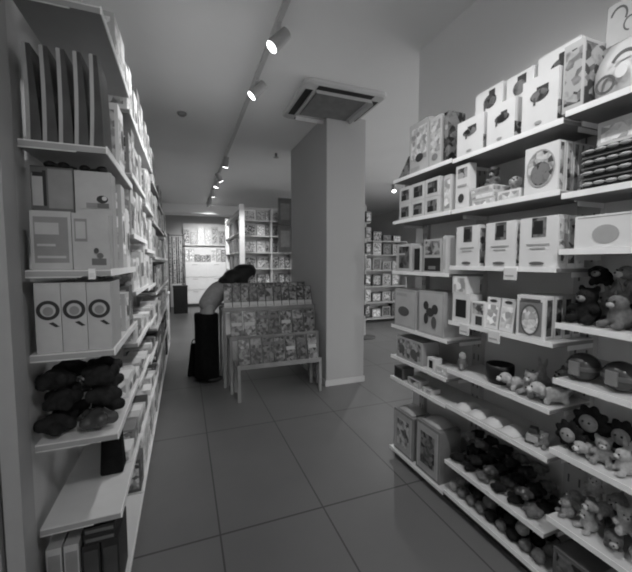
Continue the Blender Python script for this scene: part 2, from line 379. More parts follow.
for k in range(5):
    right(rb, .040, 'round_picture_box', ('white box with a round dark picture, front of its row, second shelf down' if k == 0 else f'white box edge, {ORD[k]} in the row behind the round picture'), 'box', 1.105, 1.80, 'white boxes with a round picture', 1.49 + k * .046)
tr = MB()
tr.box((0, -.11, .003), (.21, .22, .006), 'dim')
tr.box((0, -.11, .024), (.20, .21, .026), 'black')
for i in range(5):
    tr.sph((-.082 + i * .041, -.22, .026), (.021, .012, .0075), 'light', seg=10, rings=6)
    tr.sph((-.105, -.20 + i * .045, .026), (.012, .022, .0075), 'light', seg=10, rings=6); tr.sph((.105, -.20 + i * .045, .026), (.012, .022, .0075), 'light', seg=10, rings=6)
tm = tr.mesh('egg_tray')
for k in range(4):
    right(tm, .22, 'scalloped_tray', f'dark tray with pale scalloped rim, {["lowest", "second", "third", "topmost"][k]} in the stack on the near bay', 'tray', .835, 1.78 + k * .042, 'stacked scalloped trays', 1.50, 0, 0)
right(carton(.13, .14, .10, 'offwhite', [('r', .1, .2, .9, .8, 'print_pale')], [(.1, .2, .9, .8, 'print_pale')]), .14, 'toy_box', 'pale box lying on top of the scalloped tray stack', 'box', .86, 1.95, None, 1.56)

# --- right, third shelf from the top
def wide_box(w, h, kind, d=.10):
    if kind == 0: art = [('r', .18, .12, .86, .90, 'print_dark'), ('r', .18, .60, .6, .66, 'pale')]
    elif kind == 1: art = [('r', .1, .08, .9, .92, 'black')]
    elif kind == 2: art = [('r', .05, .05, .95, .45, 'black'), ('r', .1, .54, .9, .95, 'print_mid'), ('r', .3, .1, .7, .2, 'mid')]
    return carton(w, d, h, 'pale', art, None)
right(wide_box(.18, .20, 0), .10, 'game_box', 'dark-fronted box at the far end, far bay third shelf down', 'box', 2.12, 1.43)
right(wide_box(.075, .175, 1), .10, 'game_box', 'narrow black-fronted box, far bay third shelf down', 'box', 1.965, 1.43)
right(wide_box(.17, .215, 2), .10, 'game_box', 'box with a black lower half, far bay third shelf down', 'box', 1.81, 1.43)
right(carton(.03, .13, .23, 'offwhite', [('r', .2, .1, .8, .9, 'pale')]), .13, 'book', 'thin white book by the black-fronted boxes, far bay third shelf down', 'book', 1.70, 1.43)
def big_white(w, h):
    return carton(w, .055, h, 'white', [('r', .33, .60, .70, .985, 'print_dark'), ('r', .38, .66, .62, .92, 'black'), ('r', .2, .44, .8, .47, 'light'), ('r', .3, .37, .7, .39, 'light'),
                                      ('e', .5, .08, .20, .035, 'dim')], [(.15, .08, .85, .92, 'print_mid')], 'white_box')
for k, (yc, w) in enumerate([(1.515, .165), (1.30, .175), (1.10, .18)]):
    me = big_white(w, .225)
    for q in range(3):
        if q and k < 2: continue
        right(me, .055, 'white_box', (f'{FR[k]} white box with a dark top window, middle bay third shelf down' if q == 0 else f'white box, {ORD[q]} in line behind the near dark-window box'), 'box', yc, 1.475, 'white boxes with a dark window', 1.485 + q * .06)
for k, yc in enumerate([1.41, 1.199]):
    pass
right(carton(.04, .05, .2, 'dim', [('r', .1, .1, .9, .9, 'print_dark')]), .05, 'small_box', 'dark narrow box between two white windowed boxes', 'box', 1.41, 1.475, None, 1.52)
wt = MB(); wt.box((0, -.09, .065), (.20, .18, .13), 'white', None, 1.0)
wt.disc(.01, .055, .045, .035, -.181, 'light'); wt.b2((-.09, -.18, .12), (.09, -.181, .124), 'light')
right(wt.mesh('storage_tub'), .18, 'storage_box', 'white box with a grey oval on the front, near bay third shelf down', 'box', .845, 1.55, None, 1.485)

# --- right, fourth shelf from the top
right(carton(.255, .16, .275, 'light', [('r', .05, .05, .95, .95, 'pale'), ('e', .45, .42, .26, .13, 'dim'), ('r', .1, .82, .6, .9, 'light')]), .16, 'toy_box', 'large pale box with a grey oval picture, far bay fourth shelf down', 'box', 2.095, 1.025)
right(carton(.24, .16, .285, 'light', [('r', .05, .04, .95, .96, 'pale'), ('e', .32, .66, .11, .10, 'dark'), ('e', .68, .60, .12, .11, 'dark'), ('e', .50, .52, .16, .10, 'dark'), ('e', .34, .36, .09, .13, 'dark'), ('e', .66, .30, .10, .14, 'dim')]), .16, 'toy_box', 'large pale box with a dark four-lobed picture, far bay fourth shelf down', 'box', 1.815, 1.025)
right(carton(.13, .09, .165, 'white', [('r', .2, .18, .82, .80, 'black')]), .09, 'toy_box', 'white-framed box with a black square window, middle bay', 'box', 1.555, 1.15)
right(carton(.09, .09, .13, 'white', [('r', .1, .5, .9, .95, 'print_mid'), ('r', .35, .05, .85, .42, 'dark')]), .09, 'toy_box', 'small white box with a dark corner square, middle bay', 'box', 1.43, 1.15)
for k, yc in enumerate([1.352, 1.262]):
    right(carton(.08, .012, .165, 'white', [('e', .5, .88, .28, .05, 'dark'), ('r', .12, .1, .88, .75, 'print_pale')], None), .012, 'card_pack', f'{["far", "near"][k]} white card pack with a dark slot at its top, middle bay', 'pack', yc, 1.15, None, 1.50, .12)
arch = carton(.14, .055, .195, 'white', [('r', .10, .06, .90, .86, 'mid'), ('e', .5, .42, .30, .34, 'print_pale'), ('o', .5, .42, .34, .38, .86, 'dim'), ('r', .15, .86, .85, .92, 'dim')], [(.2, .08, .8, .92, 'print_dark')])
for k in range(4):
    right(arch, .055, 'framed_box', ('white-framed box with a grey arch picture, front one, middle bay' if k == 0 else f'white-framed box edge, {ORD[k]} in the row behind the arch picture'), 'box', 1.125, 1.15, 'white-framed arch boxes', 1.49 + k * .062)
right(carton(.11, .10, .10, 'white', [('r', .1, .1, .9, .9, 'print_pale')]), .10, 'toy_box', 'white carton resting on the black-window box of the middle bay', 'box', 1.57, 1.317, None, 1.49)
pt = MB(); pt.b2((-.035, -.006, 0), (.035, 0, .018), 'white')
for k, (yc, z) in enumerate([(1.40, 1.038), (1.56, 1.055)]):
    pass
# price tags hooked on the lips of the shelf above
for k, (yc, zl, lab) in enumerate([(1.22, 1.475, 'white price tag hanging from the shelf edge under the white windowed boxes'), (1.30, 1.15, 'white price tag hanging under the arch-picture boxes'), (1.50, 1.15, 'white price tag hanging under the black-window box')]):
    b = MB(); b.b2((-.035, -.004, -.035), (.035, 0, .022), 'white'); b.b2((-.028, -.0045, -.02), (.02, -.004, -.012), 'light')
    put(b.mesh('tag'), 'price_tag', lab, 'price tag', (1.4695, yc, zl - .026), R90)

# pale and dark soft toys heaped on the near bay's fourth shelf down
heap = [(.935, 1.54, 0, DARKS, .78), (.815, 1.54, 1, MIDS, .8), (.69, 1.54, 0, DARKS, .8), (.92, 1.65, 1, LIGHT, .8), (.80, 1.68, 0, DARKS, .85), (.68, 1.68, 0, MIDS, .8)]
upper = [(.93, 1.60, 2, DARKS, .62), (.80, 1.60, 2, MIDS, .62)]
tone = {id(DARKS): 'dark', id(MIDS): 'mid-grey', id(LIGHT): 'light grey', id(DOGS): 'pale'}
kindn = ['bear', 'rabbit', 'dog']
for i, (y, x, k, st, s) in enumerate(heap):
    plush(st, k, f'{tone[id(st)]} soft {kindn[k]}, {ORD[i]} of the heap on the near bay fourth shelf down', (x + .04, y, 1.241), -PI / 2 + RND.uniform(-.4, .4), s, 'soft toys heaped on the near bay')

for i, (y, x, k, st, s) in enumerate(upper):
    plush(st, k, f'{tone[id(st)]} soft dog lying on top of the heap, near bay fourth shelf down', (x + .04, y, 1.40), -PI / 2 + .3 - i * .7, s, 'soft toys heaped on the near bay')

# --- right, fifth shelf
right(carton(.30, .14, .16, 'light', [('r', .06, .1, .94, .9, 'print_mid'), ('e', .25, .45, .1, .2, 'dim'), ('e', .7, .4, .12, .22, 'dim')]), .14, 'toy_box', 'wide grey box with blurred pictures, far bay fifth shelf down', 'box', 2.04, .79)
right(carton(.07, .06, .085, 'white', [('r', .25, .2, .75, .8, 'black')]), .06, 'small_box', 'tiny white box with a black window, far bay fifth shelf down', 'box', 1.80, .79)
right(carton(.10, .14, .05, 'offwhite', [('r', .1, .2, .9, .8, 'print_pale')]), .14, 'small_box', 'low pale box at the near end, far bay fifth shelf down', 'box', 1.70, .79)
def bowl(r, h, m, inner, name):
    return MB().lathe([(0, .0), (r * .75, 0), (r * .95, h * .3), (r, h * .8), (r * .97, h), (r * .9, h), (r * .86, h * .35), (0, h * .3)], m).mesh(name)
put(bowl(.07, .10, 'black', 'black', 'basket'), 'round_basket', 'black round basket, middle bay fifth shelf down', 'basket', (1.57, 1.345, .856))
small = MB(); small.sph((0, 0, .04), (.03, .03, .04), 'dim'); small.sph((0, 0, .085), (.022, .022, .024), 'light'); small.cyl((-.025, -.02, .012), (-.02, -.01, .04), .012, 'mid')
put(small.mesh('figurine'), 'figurine', 'small dark figurine by the far end, middle bay fifth shelf down', 'figurine', (1.54, 1.58, .856))
for i, (y, x, k, st, s) in enumerate([(1.235, 1.53, 2, DOGS, .62), (1.15, 1.53, 0, LIGHT, .6), (1.06, 1.53, 2, DOGS, .68), (1.19, 1.66, 1, DOGS, .7), (1.08, 1.67, 0, LIGHT, .7)]):
    plush(st, k, f'{tone[id(st)]} soft {kindn[k]}, {ORD[i]} beside the black round basket, middle bay', (x + .02, y, .856), -PI / 2 + RND.uniform(-.6, .6), s, 'pale soft toys by the black basket')
ball = MB(); ball.sph((0, 0, .058), (.062, .062, .058), 'plastic_dark', seg=20, rings=12)
ball.lathe([(.0625, .05), (.064, .055), (.064, .064), (.0625, .069)], 'dim'); ball.b2((-.02, -.066, .03), (.02, -.058, .085), 'mid')
bm_ = ball.mesh('round_tin')
for k, y in enumerate([.935, .80]):
    put(bm_, 'round_tin', f'dark round tin, {["farther", "nearer"][k]} of the two on the near bay', 'tin', (1.57, y, 1.001), R90, 'dark round tins on the near bay')
right(carton(.09, .10, .06, 'pale', [('r', .1, .2, .9, .8, 'light')]), .10, 'small_box', 'pale box on the upright behind the dark round tins', 'box', 1.005 - .05, 1.001, None, 1.645)

# --- right, sixth level
def pack(w, l, h, m, pm):
    b = MB(); n = 5; vs = []; fs = []
    for i in range(n):
        for j in range(n):
            u, v = i / (n - 1), j / (n - 1); e = (1 - abs(2 * u - 1) ** 3) * (1 - abs(2 * v - 1) ** 3)
            vs.append((w * (u - .5), -l * v, .004 + h * e))
    for i in range(n - 1):
        for j in range(n - 1): a = i * n + j; fs.append((a, a + n, a + n + 1, a + 1))
    b.add(vs, fs, m, True)
    b.b2((-w / 2, -l, 0), (w / 2, 0, .004), m); b.b2((-w * .3, -l * .75, h * .5), (w * .3, -l * .25, h * .55), pm)
    return b
pk = pack(.10, .15, .03, 'offwhite', 'print_pale').mesh('pack')
for k in range(4):
    right(pk, .15, 'flat_pack', f'pale flat pack, {ORD[k]} from the far end along the middle bay low shelf', 'pack', 1.545 - k * .105, .635, 'pale flat packs along the shelf edge', 1.485, 0, 0)
car = MB(); car.box((0, -.04, .03), (.05, .09, .03), 'light'); car.box((0, -.035, .055), (.042, .05, .024), 'dim', None, .8)
for sx in (-1, 1):
    for yy in (-.065, -.015): car.cyl((sx * .022, yy, .015), (sx * .03, yy, .015), .015, 'black')
put(car.mesh('toy_car'), 'toy_car', 'small toy car near the pale flat packs, middle bay', 'toy', (1.59, 1.15, .636), (0, 0, -PI / 2 + .5))
plush(LIGHT, 0, 'small light grey soft bear at the near end of the flat-pack shelf', (1.55, 1.075, .636), -PI / 2, .38)
right(carton(.11, .10, .085, 'dim', [('r', .1, .1, .9, .9, 'black')]), .10, 'small_box', 'small black box at the far end of the long low shelf, far bay', 'box', 2.16, .625)
right(carton(.13, .08, .05, 'light', [('r', .1, .1, .9, .9, 'print_mid')]), .08, 'small_box', 'low grey box with a blurred front on the far bay low shelf', 'box', 1.98, .625)
right(carton(.09, .08, .03, 'pale', [('r', .1, .1, .9, .9, 'print_pale')]), .08, 'small_box', 'thin pale box on the far bay low shelf', 'box', 1.84, .625)
def flower(pet, face):
    b = MB()
    for k in range(9):
        a = 2 * PI * k / 9
        b.sph((.052 * math.cos(a), .008, .075 + .052 * math.sin(a)), (.027, .014, .019), pet, Matrix.Rotation(-a, 4, 'Y'), seg=10, rings=7)
    b.sph((0, .01, .075), (.05, .02, .05), pet, seg=14, rings=8)
    me = remesh(b, .006, 'petals', 2)
    f = MB(); f.sph((0, -.012, .075), (.036, .018, .036), face, seg=14, rings=9)
    return me, f.mesh('face'), eyes_mesh([(-.012, -.028, .083), (.012, -.028, .083)], .005)
pm, fm, em = flower('fur_dark', 'fur_light')
for k, (x, y, z, s) in enumerate([(1.53, .955, .70, .85), (1.58, .905, .755, 1.0), (1.60, .80, .75, .9)]):
    o = put(pm, 'plush_flower', f'dark-petalled soft toy with a pale face, {["lowest", "middle", "nearest"][k]} of three, near bay', 'soft toy', (x, y, z - .006), R90, 'dark-petalled soft toys', 0, [('face', fm), ('eyes', em)]); o.scale = (s, s, s)
for i, (y, x, k, st, s) in enumerate([(.965, 1.64, 1, LIGHT, .5), (.895, 1.53, 2, DOGS, .5), (.84, 1.54, 0, LIGHT, .55), (.76, 1.54, 1, DOGS, .6), (.86, 1.66, 2, MIDS, .65), (.76, 1.67, 0, LIGHT, .8)]):
    plush(st, k, f'{tone[id(st)]} soft {kindn[k]}, {ORD[i]} beside the dark-petalled toys, near bay', (x + .02, y, .691), -PI / 2 + RND.uniform(-.6, .6), s, 'soft toys by the dark-petalled ones')

# --- right, bottom levels
def framed(w, h, kind):
    art = [('r', .06, .05, .94, .95, 'light'), ('r', .2, .18, .8, .82, 'print_dark' if kind else 'print_mid'), ('r', .06, .05, .1, .95, 'pale'), ('r', .9, .05, .94, .95, 'pale')]
    return carton(w, .17, h, 'mid', art, None)
right(framed(.235, .315, 0), .17, 'framed_box', 'grey box with a picture, far one on the far bay bottom shelf', 'box', 2.09, .07)
right(framed(.235, .345, 1), .17, 'framed_box', 'grey box with a dark tall picture, near one on the far bay bottom shelf', 'box', 1.815, .07)
for k, (y, z, w) in enumerate([(2.12, .387, .14), (1.965, .387, .14)]):
    pass
fpk = pack(.17, .14, .04, 'light', 'print_pale').mesh('pack')
right(fpk, .14, 'flat_pack', 'light flat pack lying on the far framed box of the bottom shelf', 'pack', 2.09, .387, None, 1.51, 0, 0)
right(fpk, .14, 'flat_pack', 'light flat pack lying on the near framed box of the bottom shelf', 'pack', 1.815, .417, None, 1.51, 0, 0)

lump = [MB().sph((0, 0, .04), (.045, .04, .04), m, seg=12, rings=8).mesh('ball') for m in ('fur_dark', 'fur_mid', 'fur_light')]
def knot(m):
    b = MB(); b.sph((0, 0, .035), (.045, .035, .035), m)
    for k in range(5):
        a = 2 * PI * k / 5; b.sph((.04 * math.cos(a), .04 * math.sin(a), .03 + .012 * (k % 2)), (.022, .022, .022), m, seg=10, rings=7)
    return remesh(b, .008, 'knot', 2)
knots = [knot('fur_dark'), knot('fur_mid'), knot('fur_light'), knot('plastic_dark')]
kt = ['black', 'grey', 'light grey', 'glossy black']
# dark knobbly toys heaped on the middle bay second shelf from the bottom
i = 0
for lay in range(3):
    for r_ in range(3):
        for c in range(6):
            if lay == 1 and (c == 5 or r_ == 0 and c in (0, 3)) or lay == 2 and (r_ == 0 or c > 4): continue
            q = RND.choice([0, 0, 0, 3, 1, 0] if c < 4 or lay or r_ else [0, 1, 2, 1])
            if lay and r_: q = RND.choice([0, 0, 0, 1])
            y = 1.585 - c * .098 - (lay % 2) * .045 + RND.uniform(-.004, .004); x = 1.53 + r_ * .08; z = .286 + lay * .06
            o = put(knots[q], 'soft_ball', f'{kt[q]} knobbly soft ball, {["lower", "middle", "upper"][lay]} layer, {["front", "middle", "back"][r_]} row, {ORD[c]} from far end, middle bay', 'soft toy', (x, y, z), (0, 0, RND.uniform(0, 6)), 'knobbly soft balls on the second shelf up'); s = RND.uniform(.70, .78); o.scale = (s, s, s); i += 1
# bottom shelf: mixed small balls
for lay in range(2):
    for r_ in range(2):
        for c in range(9):
            if lay and (c in (8,) or r_ == 0 and c % 3 == 1): continue
            q = RND.choice([0, 1, 1, 2, 0])
            y = 1.60 - c * .068 - lay * .033; x = 1.525 + r_ * .085 + lay * .02; z = .091 + lay * .052
            o = put(lump[q], 'toy_ball', f'{["black", "grey", "pale"][q]} toy ball, {["lower", "upper"][lay]} layer, {["front", "back"][r_]} row, {ORD[c]} from far end, bottom shelf', 'ball', (x, y, z), (0, 0, RND.uniform(0, 6)), 'toy balls on the bottom shelf'); s = RND.uniform(.72, .8); o.scale = (s, s, s)
# near bay second shelf up: pale soft toys
i = 0
for lay in range(2):
    for c in range(4):
        for r_ in range(2):
            if lay and r_ == 0 and c == 0: continue
            st = RND.choice([DOGS, LIGHT, DOGS, LIGHT, MIDS]); k = RND.choice([0, 1, 2])
            plush(st, k, f'{tone[id(st)]} soft {kindn[k]}, {["lower", "upper"][lay]} layer, {["front", "back"][r_]} row, {ORD[c]} along, near bay low heap', (1.555 + r_ * .12, .955 - c * .085 - lay * .03, .381 + lay * .085), -PI / 2 + RND.uniform(-.8, .8), RND.uniform(.48, .57), 'soft toys in the near bay low heap')
right(carton(.16, .16, .15, 'dim', [('r', .1, .1, .9, .9, 'print_dark')]), .16, 'toy_box', 'dark box on the near bay bottom shelf at the frame edge', 'box', .89, .10)

# ------------------------------------------------------------------ left shelving run
LX0, LX1 = -.26, -.58
LL = [[.12, .49, .82, 1.16, 1.47, 1.93, 2.43], [.12, .45, .78, 1.03, 1.33, 1.66, 2.0, 2.35], [.12, .42, .72, 1.0, 1.3, 1.6, 1.95, 2.36],
      [.12, .5, .85, 1.2, 1.55, 1.9, 2.28], [.12, .5, .85, 1.2, 1.55, 1.9, 2.2], [.12, .5, .85, 1.2, 1.55, 1.95]]
LY = [1.52, 2.22, 2.95, 3.7, 4.6, 5.5, 6.4]
LNAME = ['nearest', 'second nearest', 'third', 'fourth', 'fifth', 'farthest']
for i in range(6):
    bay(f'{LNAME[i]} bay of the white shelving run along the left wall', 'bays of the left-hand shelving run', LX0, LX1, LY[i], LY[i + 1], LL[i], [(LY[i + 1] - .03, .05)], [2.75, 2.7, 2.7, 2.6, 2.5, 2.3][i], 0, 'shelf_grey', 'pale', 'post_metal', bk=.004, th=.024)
b = MB(); b.b2((-.585, 1.40, 0), (-.535, 1.50, H), 'post_left'); b.b2((-.60, 1.425, 0), (-.585, 1.50, H), 'dim'); b.b2((-.95, 1.40, 0), (-.60, 1.499, H), 'post_left')
o = struct('trim_2', b)
def left(me, d, name, label, cat, yc, z, group=None, xf=-.285, bevel=.002):
    return put(me, name, label, cat, (xf - d, yc, z + .001), (0, 0, PI / 2), group, bevel)
def end(me, d, name, label, cat, xc, z, yf=1.535, group=None, tilt=0.0, bevel=.002, parts=()):
    return put(me, name, label, cat, (xc, yf + d, z + .001), (-tilt, 0, 0), group, bevel, parts)
# three boxes with a dark ring mark
rg = MB(); rw, rd, rh = .080, .20, .262
rg.box((0, -rd / 2, rh / 2), (rw, rd, rh), 'light')
rg.disc(0, .160, .0365, .0365, -rd - .0005, 'black', rin=.66, n=28)
rg.add([(0, -rd - .0016, .112), (.014, -rd - .0016, .116), (.034, -rd - .0016, .098), (.022, -rd - .0016, .096), (0, -rd - .0004, .112), (.014, -rd - .0004, .116), (.034, -rd - .0004, .098), (.022, -rd - .0004, .096)],
       [(0, 1, 2, 3), (4, 5, 6, 7), (0, 1, 5, 4), (1, 2, 6, 5), (2, 3, 7, 6), (3, 0, 4, 7)], 'black')
rg.disc(0, .156, .016, .017, -rd - .0003, 'mid')
rm = rg.mesh('ring_box')
for k in range(3):
    end(rm, rd, 'ring_box', f'{["left", "middle", "right"][k]} of three grey boxes with a black ring mark', 'box', -.474 + k * .082, 1.16, 1.535, 'grey boxes with a black ring mark')
# two rows of grey boxes above
end(carton(.125, .06, .215, 'light', [('r', .08, .12, .92, .9, 'mid'), ('r', .15, .2, .85, .24, 'light'), ('r', .15, .4, .6, .44, 'light'), ('r', .12, .6, .7, .8, 'light')]), .06, 'game_box', 'front grey box with faint panels, left of the pair above the ring-mark boxes', 'box', -.452, 1.47)
end(carton(.120, .06, .212, 'light', [('r', .06, .5, .4, .9, 'mid'), ('r', .10, .55, .36, .85, 'light'), ('r', .5, .08, .9, .2, 'dim'), ('e', .74, .25, .09, .05, 'dim'), ('e', .64, .34, .07, .05, 'dark')]), .06, 'game_box', 'front light box with a small dark animal, right of the pair above the ring-mark boxes', 'box', -.327, 1.47)
end(carton(.135, .09, .39, 'dim', [('r', .40, .6, .98, .98, 'mid'), ('r', .03, .62, .30, .93, 'light'), ('r', .28, .62, .36, .96, 'black'), ('r', .05, .90, .30, .94, 'black')]), .09, 'game_box', 'back box with a black bracket shape, left of the taller rear pair', 'box', -.462, 1.47, 1.61)
end(carton(.125, .09, .385, 'light', [('r', .05, .62, .95, .97, 'light'), ('e', .74, .72, .16, .04, 'black'), ('e', .80, .73, .07, .022, 'pale'), ('r', .6, .63, .92, .68, 'dim'), ('r', .3, .63, .6, .68, 'mid')]), .09, 'game_box', 'back light box with a small black cat shape, right of the taller rear pair', 'box', -.328, 1.47, 1.61)
# small clutter lying on the tall pair, under the bags
cl = MB(); cl.sph((0, 0, .014), (.022, .02, .014), 'black', seg=10, rings=7); cl.cyl((.015, 0, .012), (.045, -.01, .01), .008, 'dark')
clm = cl.mesh('charm')
for k, x in enumerate([-.475, -.43, -.36, -.30]):
    put(clm, 'toy_charm', f'small black charm lying on the tall rear boxes, {ORD[k]} from the left', 'toy', (x, 1.64, 1.862 if k < 2 else 1.857), (0, 0, k), 'black charms on the tall boxes')
# white clip and low items on the shelf lip at 1.455
tagm = MB().b2((-.008, -.01, 0), (.008, 0, .035), 'white').mesh('tagm')
b = MB(); b.b2((-.012, -.004, -.028), (.012, 0, .012), 'white'); b.b2((-.009, -.0045, -.02), (.009, -.004, -.004), 'offwhite')
put(b.mesh('tag'), 'price_tag', 'white price tag on the shelf end above the ring-mark boxes', 'price tag', (-.325, 1.5205, 1.463))
# five tall film-wrapped packs on the 1.93 shelf
fb = MB(); n = 6; vs = []; fs = []
for i in range(n):
    v = i / (n - 1); w = .046 * (1 - .45 * v); d0 = .17
    for (x, y) in ((-w / 2, -d0), (w / 2, -d0), (w / 2, 0), (-w / 2, 0)): vs.append((x - .012 * v * v, y, .34 * v))
for i in range(n - 1):
    for j in range(4): a = i * 4 + j; c = i * 4 + (j + 1) % 4; fs.append((a, c, c + 4, a + 4))
fs += [(3, 2, 1, 0), tuple(range((n - 1) * 4, n * 4))]
fb.add(vs, fs, 'plastic_dark'); fm_ = MB()
for i in range(n - 1):
    v = i / (n - 1); u = (i + 1) / (n - 1)
    w0 = .046 * (1 - .45 * v); w1 = .046 * (1 - .45 * u)
    xl0 = -w0 / 2 - .012 * v * v; xl1 = -w1 / 2 - .012 * u * u
    fm_.add([(xl0, -.1702, .34 * v), (xl0 + .013, -.174, .34 * v), (xl1 + .013, -.174, .34 * u), (xl1, -.1702, .34 * u), (xl0, -.169, .34 * v), (xl0 + .013, -.169, .34 * v), (xl1 + .013, -.169, .34 * u), (xl1, -.169, .34 * u)],
           [(0, 1, 2, 3), (4, 5, 6, 7), (0, 1, 5, 4), (3, 2, 6, 7), (1, 2, 6, 5), (0, 3, 7, 4)], 'plastic_film')
fbm, fmm = fb.mesh('film_pack'), fm_.mesh('film_edge')
for k in range(5):
    put(fbm, 'wrapped_pack', f'tall film-wrapped pack, {ORD[k]} from the left on the nearest left shelf', 'pack', (-.492 + k * .0485, 1.72, 1.931), (0, .008 * k, 0), 'tall film-wrapped packs', 0, [('film_edge', fmm)])
# dark soft heap on the 0.82 shelf
i = 0
for lay in range(3):
    for yy in (1.60, 1.745):
        for xx in (-.478, -.338):
            o = put(knots[3 if i in (1, 6) else 0], 'dark_soft_toy', f'{["black", "glossy black"][i in (1, 6)]} soft toy, {ORD[i]} in the dark heap below the ring-mark boxes', 'soft toy', (xx + RND.uniform(-.012, .012), yy + .025 * (lay % 2) + RND.uniform(-.012, .012), .821 + lay * .088), (0, 0, i * 1.3), 'dark soft toys heaped on the left shelf'); o.scale = (1.2, 1.2, 1.25); i += 1
# dark bag on the 0.49 shelf and stacked flat black boxes on the bottom
bg = MB(); bg.box((0, 0, .10), (.10, .10, .20), 'fabric_black', None, .8); hd = MB(); hd.lathe([(.028, 0), (.034, .003), (.034, .008), (.028, .011), (.028, 0)], 'fabric_black')
o = bg.build('pouch', None, .012, (-.345, 1.86, .491)); tag(o, 'black pouch standing at the back of the nearly empty left shelf', 'pouch')
h_ = MB()
for k in range(8):
    a = PI * k / 8; a2 = PI * (k + 1) / 8
    h_.cyl((.03 * math.cos(a), 0, .2 + .03 * math.sin(a)), (.03 * math.cos(a2), 0, .2 + .03 * math.sin(a2)), .005, 'fabric_black', n=8)
h_.build('handle', o)
for k in range(2):
    end(carton(.11, .2, .035, 'black', [('r', .05, .3, .95, .7, 'dim')]), .2, 'flat_box', f'black flat box lying on the pair of black boxes on the left bottom shelf, {["lower", "upper"][k]} one' if 0 else f'{["lower", "upper"][k]} flat black box on the black cartons, left bottom shelf', 'box', -.345, .12 + .251 + k * .036, 1.54)
for k, (x, m, w) in enumerate([(-.50, 'light', .05), (-.443, 'light', .05)]):
    end(carton(w, .2, .27, m, [('r', .1, .1, .9, .9, 'mid')]), .2, 'box_file', f'{["left", "right"][k]} of two light narrow boxes standing on the left bottom shelf', 'box', x, .12, 1.54)
for k, x in enumerate([-.377, -.31]):
    end(carton(.062, .2, .25, 'black', [('r', .1, .1, .9, .9, 'dark')]), .2, 'box_file', f'{["left", "right"][k]} of two black boxes standing on the left bottom shelf', 'box', x, .12, 1.54)

# products facing the aisle along the left run
def rnd_art(bright):
    a = []; q = RND.random()
    pr = ['print_pale', 'print_mid', 'print_dark'][0 if bright and q < .7 else (1 if q < .8 else 2)]
    a.append(('r', .08, RND.uniform(.1, .4), .92, RND.uniform(.6, .92), pr))
    if RND.random() < .5: a.append(('e', RND.uniform(.35, .65), RND.uniform(.3, .6), .2, .15, RND.choice(['dark', 'mid', 'white'])))
    return a
for i in range(6):
    y = (1.90 if i == 0 else LY[i] + .012)
    lv = LL[i]
    for j, z in enumerate(lv):
        if i == 0 and j in (0,): continue
        top = lv[j + 1] if j + 1 < len(lv) else z + (.28 if i == 0 else .36)
        gap = top - z - .03; yy = y; c = 0
        wlo, whi = (.10, .18) if i < 3 else (.24, .42)
        while True:
            w = RND.uniform(wlo, whi)
            if yy + w > LY[i + 1] - .012: break
            bright = RND.random() < (.9 if z > 1.4 else (.75 if z > .7 else .6))
            body = RND.choice(['white', 'offwhite', 'white', 'pale']) if bright else RND.choice(['mid', 'dim', 'dark', 'light'])
            low = i < 3 and z < 1.1 and z > .2
            h = gap * (RND.uniform(.18, .45) if low else RND.uniform(.62, .97)); d = RND.uniform(.09, .20)
            xf = -.275 if not (i > 0 and RND.random() < .25 and not low) else -.2655
            tn = {'white': 'white', 'offwhite': 'off-white', 'pale': 'pale', 'mid': 'grey', 'dim': 'dark grey', 'dark': 'black', 'light': 'light grey'}[body]
            me = carton(w - .012, d, h, body, rnd_art(bright), [(.1, .1, .9, .9, 'print_pale' if bright else 'print_mid')])
            left(me, d, 'shelf_box', f'{tn} box, {ORD[c]} along, {ORD[j]} shelf up, {LNAME[i]} bay of the left run', 'box', yy + w / 2, z, 'boxes facing the aisle on the left run', xf)
            yy += w; c += 1
# soft toys riding high on the far left shelves
for k, (y, z, st, kk) in enumerate([(2.6, 2.0, LIGHT, 0)]):
    pass

# ------------------------------------------------------------------ book tables by the pillar
def table(label, x0, x1, y0, y1, z):
    t = empty('display_table', label, 'table', ((x0 + x1) / 2, (y0 + y1) / 2, 0), 0, 'nested display tables by the pillar')
    w, d = (x1 - x0) / 2, (y1 - y0) / 2
    MB().b2((-w, -d, z - .02), (w, d, z), 'wood_frame').build('tabletop', t, .003)
    MB().b2((-w, -d, z + .0005), (w, -d + .012, z + .03), 'wood_frame').build('front_lip', t, .002)
    for sx in (-1, 1):
        for sy in (-1, 1):
            MB().b2((sx * w, sy * d, 0), (sx * (w - .032), sy * (d - .032), z - .0205), 'wood_frame').build('leg', t, .002)
        MB().b2((sx * (w - .006), -d + .034, z - .07), (sx * (w - .022), d - .034, z - .021), 'wood_frame').build('apron', t)
    MB().b2((-w + .034, d - .006, z - .07), (w - .034, d - .022, z - .021), 'wood_frame').build('apron', t)
    return t
table('low front table of the three nested book tables by the pillar', .50, 1.46, 3.64, 3.98, .37)
table('middle-height table of the three nested book tables by the pillar', .455, 1.525, 3.90, 4.22, .63)
table('tall rear table of the three nested book tables by the pillar', .41, 1.57, 4.15, 4.62, .93)
